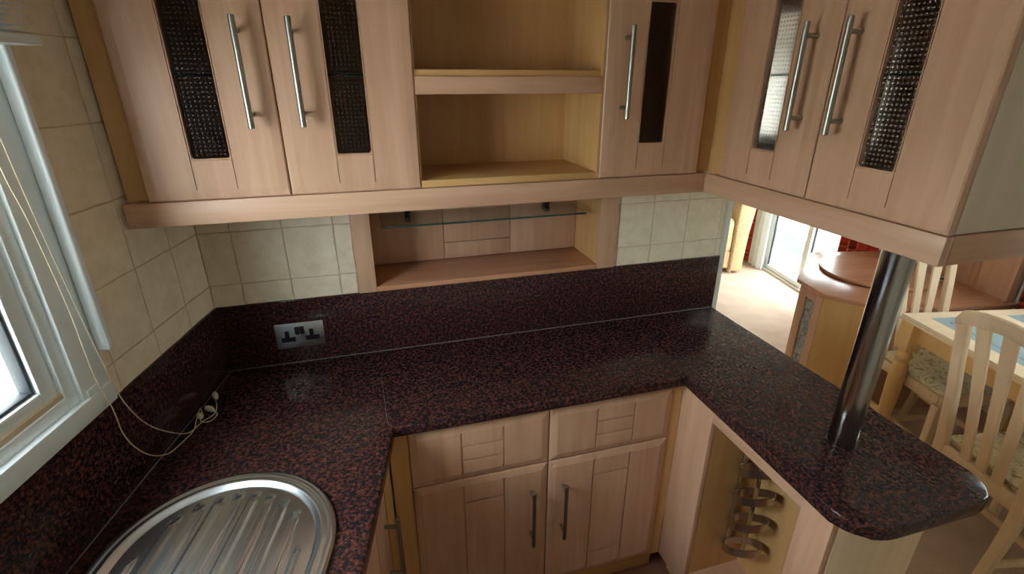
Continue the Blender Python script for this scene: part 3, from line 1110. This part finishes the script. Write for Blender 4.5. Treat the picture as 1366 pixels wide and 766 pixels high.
build('compartment_back', MB().box((0.551, 0.218, 0.166), (0.888, 0.228, zt_)), 'maple_v', pu)
build('compartment_floor', MB().box((0.551, 0.020, 0.15), (0.888, PD, 0.166)), 'beech_h', pu)
build('end_panel', MB().box((0.957, 0.0205, zb_ - 0.08), (0.974, PD + 0.014, zt_)), 'dining_wood_v', pu, bev=0.001)
build('side_panel', MB().box((0.421, 0.020, zb_), (0.437, PD, zt_)), 'maple_v', pu)
build('plinth', MB().box((0.40, 0.045, 0.0045), (0.955, 0.06, zb_)), 'maple_h', pu)

# wine rack: strip with four hoops on the compartment's inner side
wr = thing('wine_rack', 'curved steel wine rack with four hoops in the peninsula compartment', 'wine rack', (1.548, -0.5512, 0.275), 0)
mb = MB().box((-0.012, -0.005, 0.0), (0.012, -0.001, 0.42))
build('back_strip', mb, 'steel_rack', wr, bev=0.001)
for q in range(4):
    z = 0.035 + q * 0.108
    n = 36
    rin, rout = 0.052, 0.0545
    hb = 0.030
    rings = [[], [], [], []]
    for i in range(n):
        t = 2 * math.pi * i / n
        c_, s_ = math.cos(t), math.sin(t)
        tilt = -0.040 * s_
        for r_, (rr, zz) in enumerate(((rout, 0), (rout, hb), (rin, hb), (rin, 0))):
            rings[r_].append((rr * c_ * 0.95, -0.066 + rr * s_ * 1.15, z + zz + tilt))
    m_ = MB()
    m_.loft(rings + [rings[0]], False, False)
    build('hoop', m_, 'steel_rack', wr, smooth=True)
m_ = MB().box((-0.010, -0.072, 0.02), (0.010, -0.069, 0.42))
build('front_strip', m_, 'steel_rack', wr, bev=0.001)

# steel pole between worktop and cabinet
po = thing('support_pole', 'brushed steel pole standing on the peninsula worktop', 'pole', (1.582, -0.803, Z))
PR = 0.0325
build('tube', MB().lathe([(PR, 0.0), (PR, ZT - 0.015 - Z)], 48), 'steel_pole', po, smooth=True)
build('base_collar', MB().lathe([(PR + 0.0004, 0.0), (PR + 0.0004, 0.0012)], 48), 'steel_pole', po, smooth=True)

# ------------------------------------------------------------------ blind and cords
bl = thing('venetian_blind', 'raised white venetian blind at the top of the kitchen window', 'blind', (0, 0, 0), -A)
bl.location = uv2(0.0, 0.0, 0.0)
build('bottom_rail', MB().box((0.036, -1.42, 1.8125), (0.082, -0.461, 1.828)), 'blind_white', bl, bev=0.003)
for q in range(14):
    z = 1.8315 + q * 0.0075
    e = -0.466 - 0.004 * (q % 3) - (0.012 if q in (2, 3) else 0.0)
    m_ = MB()
    m_.quadmesh([(0.036, -1.41, z), (0.059, -1.41, z + 0.003), (0.082, -1.41, z), (0.082, e, z), (0.059, e, z + 0.003), (0.036, e, z),
                 (0.036, -1.41, z + 0.0012), (0.059, -1.41, z + 0.0042), (0.082, -1.41, z + 0.0012), (0.082, e, z + 0.0012), (0.059, e, z + 0.0042), (0.036, e, z + 0.0012)],
                [(0, 1, 4, 5), (1, 2, 3, 4), (11, 10, 7, 6), (10, 9, 8, 7), (0, 6, 7, 1), (1, 7, 8, 2), (2, 8, 9, 3), (3, 9, 10, 4), (4, 10, 11, 5), (5, 11, 6, 0)])
    build('slat', m_, 'blind_white', bl)
build('head_rail', MB().box((0.030, -1.42, 1.965), (0.085, -0.461, 2.010)), 'blind_white', bl, bev=0.003)


def spline(pts, n=6):
    P = [Vector(p) for p in pts]
    out = []
    for i in range(len(P) - 1):
        p0, p1, p2, p3 = P[max(i - 1, 0)], P[i], P[i + 1], P[min(i + 2, len(P) - 1)]
        for k_ in range(n):
            t = k_ / n
            out.append(0.5 * ((2 * p1) + (-p0 + p2) * t + (2 * p0 - 5 * p1 + 4 * p2 - p3) * t * t + (-p0 + 3 * p1 - 3 * p2 + p3) * t ** 3))
    out.append(P[-1])
    return out


cord1 = [(0.04, -0.560, 1.97), (0.03, -0.548, 1.80), (0.022, -0.532, 1.62), (0.02, -0.511, 1.398), (0.02, -0.493, 1.233), (0.02, -0.483, 1.154), (0.02, -0.463, 1.086), (0.02, -0.426, 1.017), (0.022, -0.366, 0.949), (0.025, -0.312, 0.906), (0.035, -0.262, 0.9025), (0.050, -0.235, 0.9025), (0.046, -0.205, 0.9025), (0.030, -0.172, 0.905)]
cord2 = [(0.04, -0.585, 1.97), (0.03, -0.570, 1.80), (0.022, -0.555, 1.63), (0.02, -0.538, 1.528), (0.02, -0.525, 1.366), (0.02, -0.523, 1.216), (0.02, -0.508, 1.125), (0.02, -0.504, 1.054), (0.02, -0.480, 0.993), (0.02, -0.444, 0.945), (0.02, -0.397, 0.911), (0.024, -0.352, 0.9035), (0.03, -0.300, 0.9030), (0.020, -0.262, 0.909), (0.014, -0.225, 0.918), (0.020, -0.232, 0.908), (0.030, -0.262, 0.9035), (0.055, -0.262, 0.9025), (0.060, -0.232, 0.9025), (0.048, -0.222, 0.905)]
for c_ in (cord1, cord2):
    build('pull_cord', MB().tube(spline(c_), 0.0011, 6), 'cord_cream', bl, smooth=True)


def pull(p0, p1):
    a_, b_ = Vector(p0), Vector(p1)
    n = 9
    pr_ = [0.0035, 0.0052, 0.0068, 0.0078, 0.0082, 0.0080, 0.0072, 0.0056, 0.002]
    build('cord_pull', MB().tube([a_.lerp(b_, i / (n - 1)) for i in range(n)], pr_, 14), 'pull_cream', bl, smooth=True)


pull((0.030, -0.168, 0.9085), (0.010, -0.136, 0.912))
pull((0.048, -0.222, 0.9085), (0.016, -0.206, 0.9095))
pull((0.030, -0.255, 0.9085), (0.014, -0.237, 0.9095))

# ------------------------------------------------------------------ dining table
tb = thing('dining_table', 'pale wood dining table with blue grey inset panels', 'table', uv2(2.773, 0.53, 0), -A)
TW, TL = 0.80, 1.35                            # along u, along -v
ins = [(0.085, 0.37, -0.62, -0.055), (0.46, 0.715, -0.62, -0.070), (0.085, 0.37, -1.28, -0.70), (0.46, 0.715, -1.28, -0.70)]
# top built as boards round the insets
m_ = MB()
xs_ = [0, 0.085, 0.37, 0.46, 0.715, TW]
ys_ = [-TL, -1.28, -0.70, -0.62, -0.055, 0]
for i in range(5):
    for j in range(5):
        if i in (1, 3) and j in (1, 3):
            continue
        m_.box((xs_[i], ys_[j], 0.722), (xs_[i + 1], ys_[j + 1], 0.75))
me_t = build('table_top', m_, 'dining_wood_h', tb)
bm = bmesh.new()
bm.from_mesh(me_t.data)
bmesh.ops.remove_doubles(bm, verts=bm.verts, dist=1e-5)
dup_ = {}
for f_ in bm.faces:
    dup_.setdefault(frozenset(v_.index for v_ in f_.verts), []).append(f_)
bmesh.ops.delete(bm, geom=[f_ for l_ in dup_.values() if len(l_) > 1 for f_ in l_], context='FACES_ONLY')
bm.to_mesh(me_t.data)
bm.free()
m_ = MB()
for (a_, b_, c_, d_) in ((-0.004, -0.004 - TL, TW + 0.004, -TL), (-0.004, 0, TW + 0.004, 0.004), (-0.004, -TL, 0, 0), (TW, -TL, TW + 0.004, 0)):
    m_.box((a_, b_, 0.724), (c_, d_, 0.737))
build('edge_moulding', m_, 'dining_wood_h', tb)
for (a_, b_, c_, d_) in ((0.085, -0.62, 0.37, -0.055), (0.46, -0.62, 0.715, -0.055), (0.085, -1.28, 0.37, -0.70), (0.46, -1.28, 0.715, -0.70)):
    p_ = build('inset_panel', MB().box((a_, b_, 0.730), (c_, d_, 0.7485)), 'table_inset', tb)
    q = 0.05
    m_ = MB()
    for (e0, f0, e1, f1) in ((a_ + q, b_ + q, c_ - q, b_ + q + 0.004), (a_ + q, d_ - q - 0.004, c_ - q, d_ - q), (a_ + q, b_ + q, a_ + q + 0.004, d_ - q), (c_ - q - 0.004, b_ + q, c_ - q, d_ - q)):
        m_.box((e0, f0, 0.7480), (e1, f1, 0.7490))
    build('inlay_line', m_, 'inset_line', p_)
m_ = MB().box((0.05, -TL + 0.05, 0.625), (0.072, -0.05, 0.722)).box((TW - 0.072, -TL + 0.05, 0.625), (TW - 0.05, -0.05, 0.722)).box((0.072, -0.072, 0.625), (TW - 0.072, -0.05, 0.722)).box((0.072, -TL + 0.05, 0.625), (TW - 0.072, -TL + 0.072, 0.722))
build('apron', m_, 'honey_wood', tb)
for (lx, ly) in ((0.037, -0.037), (TW - 0.037, -0.037), (0.037, -TL + 0.037), (TW - 0.037, -TL + 0.037)):
    m_ = MB().box((lx - 0.034, ly - 0.034, 0.585), (lx + 0.034, ly + 0.034, 0.7215))
    m_.lathe([(0.020, 0.0), (0.024, 0.03), (0.022, 0.06), (0.031, 0.28), (0.035, 0.42), (0.034, 0.49), (0.025, 0.515), (0.032, 0.53), (0.037, 0.545), (0.032, 0.56), (0.024, 0.57), (0.034, 0.585)], 24, (lx, ly, 0))
    build('leg', m_, 'honey_wood', tb, smooth=True)


# ------------------------------------------------------------------ dining chairs (local: front = +y, back at y=0)
def bar(m_, pts, w_, t_, wdir=(1, 0, 0)):
    """swept rectangular bar along pts with width(s) w_ across wdir and thickness(es) t_"""
    P = [Vector(p) for p in pts]
    wd = Vector(wdir)
    rings = []
    for i, p in enumerate(P):
        tg = (P[min(i + 1, len(P) - 1)] - P[max(i - 1, 0)]).normalized()
        a_ = (wd - tg * wd.dot(tg)).normalized()
        b_ = tg.cross(a_)
        hw = (w_[i] if isinstance(w_, (list, tuple)) else w_) / 2
        ht = (t_[i] if isinstance(t_, (list, tuple)) else t_) / 2
        rings.append([p + a_ * hw + b_ * ht, p - a_ * hw + b_ * ht, p - a_ * hw - b_ * ht, p + a_ * hw - b_ * ht])
    m_.loft(rings)
    return m_


def make_chair(label, loc, rz):
    c = thing('dining_chair', label, 'chair', loc, rz, 'dining chairs')
    wv = 'dining_wood_v'

    def yb(z):                                  # recline of the back
        return -0.012 - 0.105 * ((z - 0.42) / 0.6) ** 1.15 if z > 0.42 else -0.012 - 0.055 * ((0.42 - z) / 0.42) ** 1.6
    for s in (-1, 1):
        zs_ = [0.0, 0.12, 0.25, 0.36, 0.46, 0.58, 0.70, 0.82, 0.93, 0.985]
        build('back_leg', bar(MB(), [(s * (0.158 + 0.004 * (z > 0.8)), yb(z), z) for z in zs_], [0.030, 0.033, 0.036, 0.04, 0.042, 0.040, 0.037, 0.036, 0.038, 0.040], 0.030), wv, c, bev=0.005)
        build('front_leg', bar(MB(), [(s * 0.168, 0.375, z) for z in (0.0, 0.2, 0.40)], [0.028, 0.032, 0.038], [0.028, 0.032, 0.038]), wv, c, bev=0.004)
        build('side_stretcher', bar(MB(), [(s * 0.160, -0.03, 0.17), (s * 0.166, 0.365, 0.17)], 0.016, 0.028), wv, c, bev=0.003)
        build('seat_rail', bar(MB(), [(s * 0.160, 0.0, 0.415), (s * 0.168, 0.372, 0.415)], 0.022, 0.055), wv, c, bev=0.003)
    build('seat_rail', MB().box((-0.170, 0.360, 0.388), (0.170, 0.384, 0.443)), wv, c, bev=0.003)
    build('seat_rail', MB().box((-0.150, -0.024, 0.395), (0.150, -0.002, 0.447)), wv, c, bev=0.003)
    build('cross_stretcher', MB().box((-0.170, 0.165, 0.158), (0.170, 0.181, 0.186)), wv, c, bev=0.003)
    # arched crest rail
    n = 14
    rings = []
    for i in range(n + 1):
        x = -0.182 + 0.364 * i / n
        t = abs(x) / 0.182
        top = 1.048 - 0.034 * t ** 2 - 0.034 * max(0, (t - 0.84) / 0.16) ** 2
        bot = 0.998 - 0.040 * t ** 1.6
        yy = yb(1.0) - 0.012 * (1 - t * t)
        rings.append([(x, yy + 0.012, bot), (x, yy - 0.012, bot), (x, yy - 0.014 - 0.008, top), (x, yy + 0.006, top)])
    build('crest_rail', MB().loft(rings), wv, c, bev=0.005)
    for s in (-1, 0, 1):                       # fanned slats
        zs_ = [0.442, 0.55, 0.68, 0.80, 0.90, 1.0]
        wd = [0.036, 0.036, 0.038, 0.042, 0.047, 0.050]
        build('back_slat', bar(MB(), [(s * (0.060 + 0.033 * ((z - 0.442) / 0.558) ** 1.3), yb(z) + 0.001, z) for z in zs_], wd, 0.013), wv, c, bev=0.003)
    # seat pad
    rings = []
    prof_ = [(-0.008, 0.442), (0.0, 0.452), (0.0, 0.468), (-0.012, 0.478), (-0.05, 0.484)]
    for off, z in prof_:
        ring = []
        for (sx, y0) in ((-1, 0.01), (1, 0.01), (1, 0.385), (-1, 0.385)):
            pass
        hw0, hw1, ya, yc = 0.168 + off, 0.174 + off, 0.008 - off, 0.388 + off
        r = 0.03
        cs = [(-hw0, ya, 1), (hw0, ya, 2), (hw1, yc, 3), (-hw1, yc, 4)]
        for (cx_, cy_, qd) in cs:
            for t in range(5):
                an = {1: math.pi, 2: 1.5 * math.pi, 3: 0.0, 4: 0.5 * math.pi}[qd] + t * math.pi / 8
                sx = 1 if cx_ > 0 else -1
                sy = 1 if qd in (3, 4) else -1
                ring.append((cx_ - sx * r + r * math.cos(an), cy_ - sy * r + r * math.sin(an), z))
        rings.append(ring)
    build('seat_cushion', MB().loft(rings), 'floral_cloth', c, smooth=True)
    return c


# near chair: faces +u (local +y -> +u)
make_chair('pale wood slat back chair with its back to the peninsula worktop', uv2(2.605, -0.150, 0), -math.pi / 2 - A)
# far chair: faces -v, its back against the television unit
make_chair('pale wood slat back chair between the table and the television unit', uv2(3.022, 0.668, 0), math.pi - A)

# ------------------------------------------------------------------ television unit
tv = thing('television_unit', 'eight sided beech television unit with glass strip beside the patio door', 'cabinet', (0, 0, 0), -A)


def octo(o_=0.0):
    k_ = o_ * 0.414
    return [(2.717 - o_, 1.204 + k_), (2.717 - o_, 0.987 - k_), (2.930 - k_, 0.775 - o_), (3.655, 0.775 - o_), (3.655, 1.66 + o_), (3.10 - k_, 1.66 + o_)]


build('unit_top', MB().prism(octo(0.012), 0.636, 0.66), 'unit_wood_top', tv, bev=0.004)
body = octo(-0.012)
# faces as separate panels
build('carcass', MB().prism(octo(-0.030), 0.02, 0.6355), 'honey_wood', tv)
build('plinth', MB().prism(octo(-0.02), 0.0, 0.06), 'beech_h', tv)


def face_panel(name, p, q, z0, z1, mat, t=0.016, i0=0.0, i1=0.0):
    P, Q = Vector(p), Vector(q)
    d_ = (Q - P).normalized()
    nrm = Vector((d_.y, -d_.x))
    if nrm.dot(Vector((3.2, 1.2)) - P) < 0:
        nrm = -nrm
    a_ = P + d_ * i0
    b_ = Q - d_ * i1
    poly = [a_, b_, b_ + nrm * t, a_ + nrm * t]
    return build(name, MB().prism([(v_.x, v_.y) for v_ in poly], z0, z1), mat, tv, bev=0.001)


b0, b1, b2, b3 = body[0], body[1], body[2], body[3]
L01 = (Vector(b1) - Vector(b0)).length
face_panel('stile', b0, b1, 0.06, 0.6355, 'beech_v', i1=L01 - 0.062)
face_panel('stile', b0, b1, 0.06, 0.6355, 'beech_v', i0=L01 - 0.062)
face_panel('rail', b0, b1, 0.575, 0.6355, 'beech_h', i0=0.062, i1=0.062)
face_panel('rail', b0, b1, 0.06, 0.12, 'beech_h', i0=0.062, i1=0.062)
face_panel('glass_strip', (b0[0] + 0.008, b0[1]), (b1[0] + 0.008, b1[1]), 0.12, 0.575, 'pattern_glass', t=0.006, i0=0.062, i1=0.062)
face_panel('door', b1, b2, 0.065, 0.630, 'honey_wood', i0=0.003, i1=0.003)
face_panel('door', b2, b3, 0.065, 0.630, 'beech_v', i0=0.003, i1=0.40)
face_panel('door', b2, b3, 0.065, 0.630, 'beech_v', i0=0.33, i1=0.003)
tt = thing('turntable', 'round beech turntable disc lying on the television unit', 'turntable', uv2(3.215, 1.245, 0.6605), -A)
build('disc', MB().lathe([(0.285, 0.006), (0.295, 0.010), (0.295, 0.021), (0.292, 0.0238), (0.288, 0.024), (0.27, 0.024)], 64), 'unit_wood_top', tt, smooth=True)
build('bearing', MB().lathe([(0.12, 0.0), (0.12, 0.006)], 32), 'black_plastic', tt, smooth=True)
# cable outlet and wall wing
gr_ = build('cable_outlet', MB().lathe([(0.044, 0.0), (0.046, 0.004), (0.036, 0.005), (0.034, 0.001)], 28, (3.56, 1.13, 0.6602)), 'dining_wood_h', tv, smooth=True)
build('cable_hole', MB().lathe([(0.033, 0.0), (0.033, 0.0012)], 24, (3.56, 1.13, 0.6602)), 'black_plastic', gr_)
build('wing_panel', MB().box((3.610, 0.815, 0.660), (3.640, 0.985, 1.35)), 'beech_v', tv, bev=0.002)
build('wing_frame', MB().box((3.600, 0.790, 0.660), (3.650, 0.815, 1.35)), 'beech_v', tv, bev=0.003)
build('wing_panel', MB().box((3.610, 0.988, 0.660), (3.640, 1.20, 1.35)), 'beech_v', tv, bev=0.002)

# ------------------------------------------------------------------ curtains
def curtain(label, u, v0, v1, z0, z1, mat, waves, amp=0.03, group=None, th=0.003, cat='curtain'):
    c = thing('curtain', label, cat, uv2(u, v0, z0), -A, group)
    n = waves * 10
    L = v1 - v0
    vs_, fs_ = [], []
    rows = 5
    for side in (0, 1):
        for r_ in range(rows):
            z = (z1 - z0) * r_ / (rows - 1)
            k_ = 1.0 - 0.35 * (r_ / (rows - 1))
            for i in range(n + 1):
                vs_.append((amp * k_ * math.sin(2 * math.pi * waves * i / n) + side * th, L * i / n, z))
    m_row = n + 1
    off = rows * m_row
    for r_ in range(rows - 1):
        for i in range(n):
            a_ = r_ * m_row + i
            fs_.append((a_, a_ + 1, a_ + m_row + 1, a_ + m_row))
            b_ = off + a_
            fs_.append((b_ + m_row, b_ + m_row + 1, b_ + 1, b_))
    for i in range(n):
        fs_.append((i + 1, i, off + i, off + i + 1))
    mb_ = MB()
    mb_.v, mb_.f = vs_, fs_
    build('cloth', mb_, mat, c, smooth=True)
    build('rail', MB().box((-0.01, 0.0, z1 - z0 - 0.002), (0.01, L, z1 - z0 + 0.018)), 'white_trim', c)
    return c


curtain('red tartan curtain hanging behind the cream armchair', 3.60, 3.26, 3.66, 0.012, 2.03, 'tartan', 4, 0.028, 'tartan curtains')
curtain('red tartan curtain hanging behind the television unit', 3.60, 1.70, 2.06, 0.012 + 0.0, 2.03, 'tartan', 4, 0.026, 'tartan curtains')
curtain('red tartan curtain hanging beside the dining window', 3.62, 0.50, 0.745, 0.60, 2.0, 'tartan', 3, 0.024, 'tartan curtains')
curtain('white sheer curtain drawn aside at the patio door', 3.61, 3.03, 3.25, 0.012, 2.03, 'sheer_cloth', 3, 0.022)

# ------------------------------------------------------------------ armchair
ac = thing('armchair', 'cream upholstered armchair standing on the lounge carpet', 'armchair', uv2(3.40, 2.97, 0), -A)


def cushion(name, lo, hi, r=0.05, rim=True):
    return build(name, MB().box(lo, hi), 'cream_cloth', ac, bev=r, seg=4)


# side profile seen from the kitchen: tall back to the right, arm to the left
rings = []
for (vv, sc_) in ((0.0, 0.96), (0.02, 1.0), (0.78, 1.0), (0.80, 0.96)):
    pr_ = [(-0.140, 0.02), (-0.020, 0.02), (-0.005, 0.40), (0.02, 0.62), (0.03, 0.80), (0.00, 0.93), (-0.06, 0.97), (-0.12, 0.93), (-0.135, 0.80), (-0.140, 0.50)]
    rings.append([(-0.06 + (a_ + 0.06) * sc_, vv, 0.5 + (b_ - 0.5) * sc_) for a_, b_ in pr_])
build('backrest', MB().loft(rings), 'cream_cloth', ac, bev=0.012, seg=3)
cushion('seat_cushion', (-0.72, 0.15, 0.24), (-0.145, 0.65, 0.44), 0.05)
cushion('base', (-0.70, 0.14, 0.06), (-0.145, 0.66, 0.24), 0.02)
for vv in (0.0, 0.66):
    cushion('arm', (-0.72, vv + 0.01, 0.20), (-0.142, vv + 0.135, 0.55), 0.055)
    cushion('arm_panel', (-0.66, vv + 0.03, 0.05), (-0.145, vv + 0.11, 0.22), 0.01)
for (aa, bb) in ((-0.68, 0.05), (-0.68, 0.72), (-0.12, 0.05), (-0.12, 0.72)):
    build('foot', MB().lathe([(0.018, 0.0), (0.022, 0.03), (0.022, 0.06)], 16, (aa, bb, 0)), 'white_trim', ac, smooth=True)
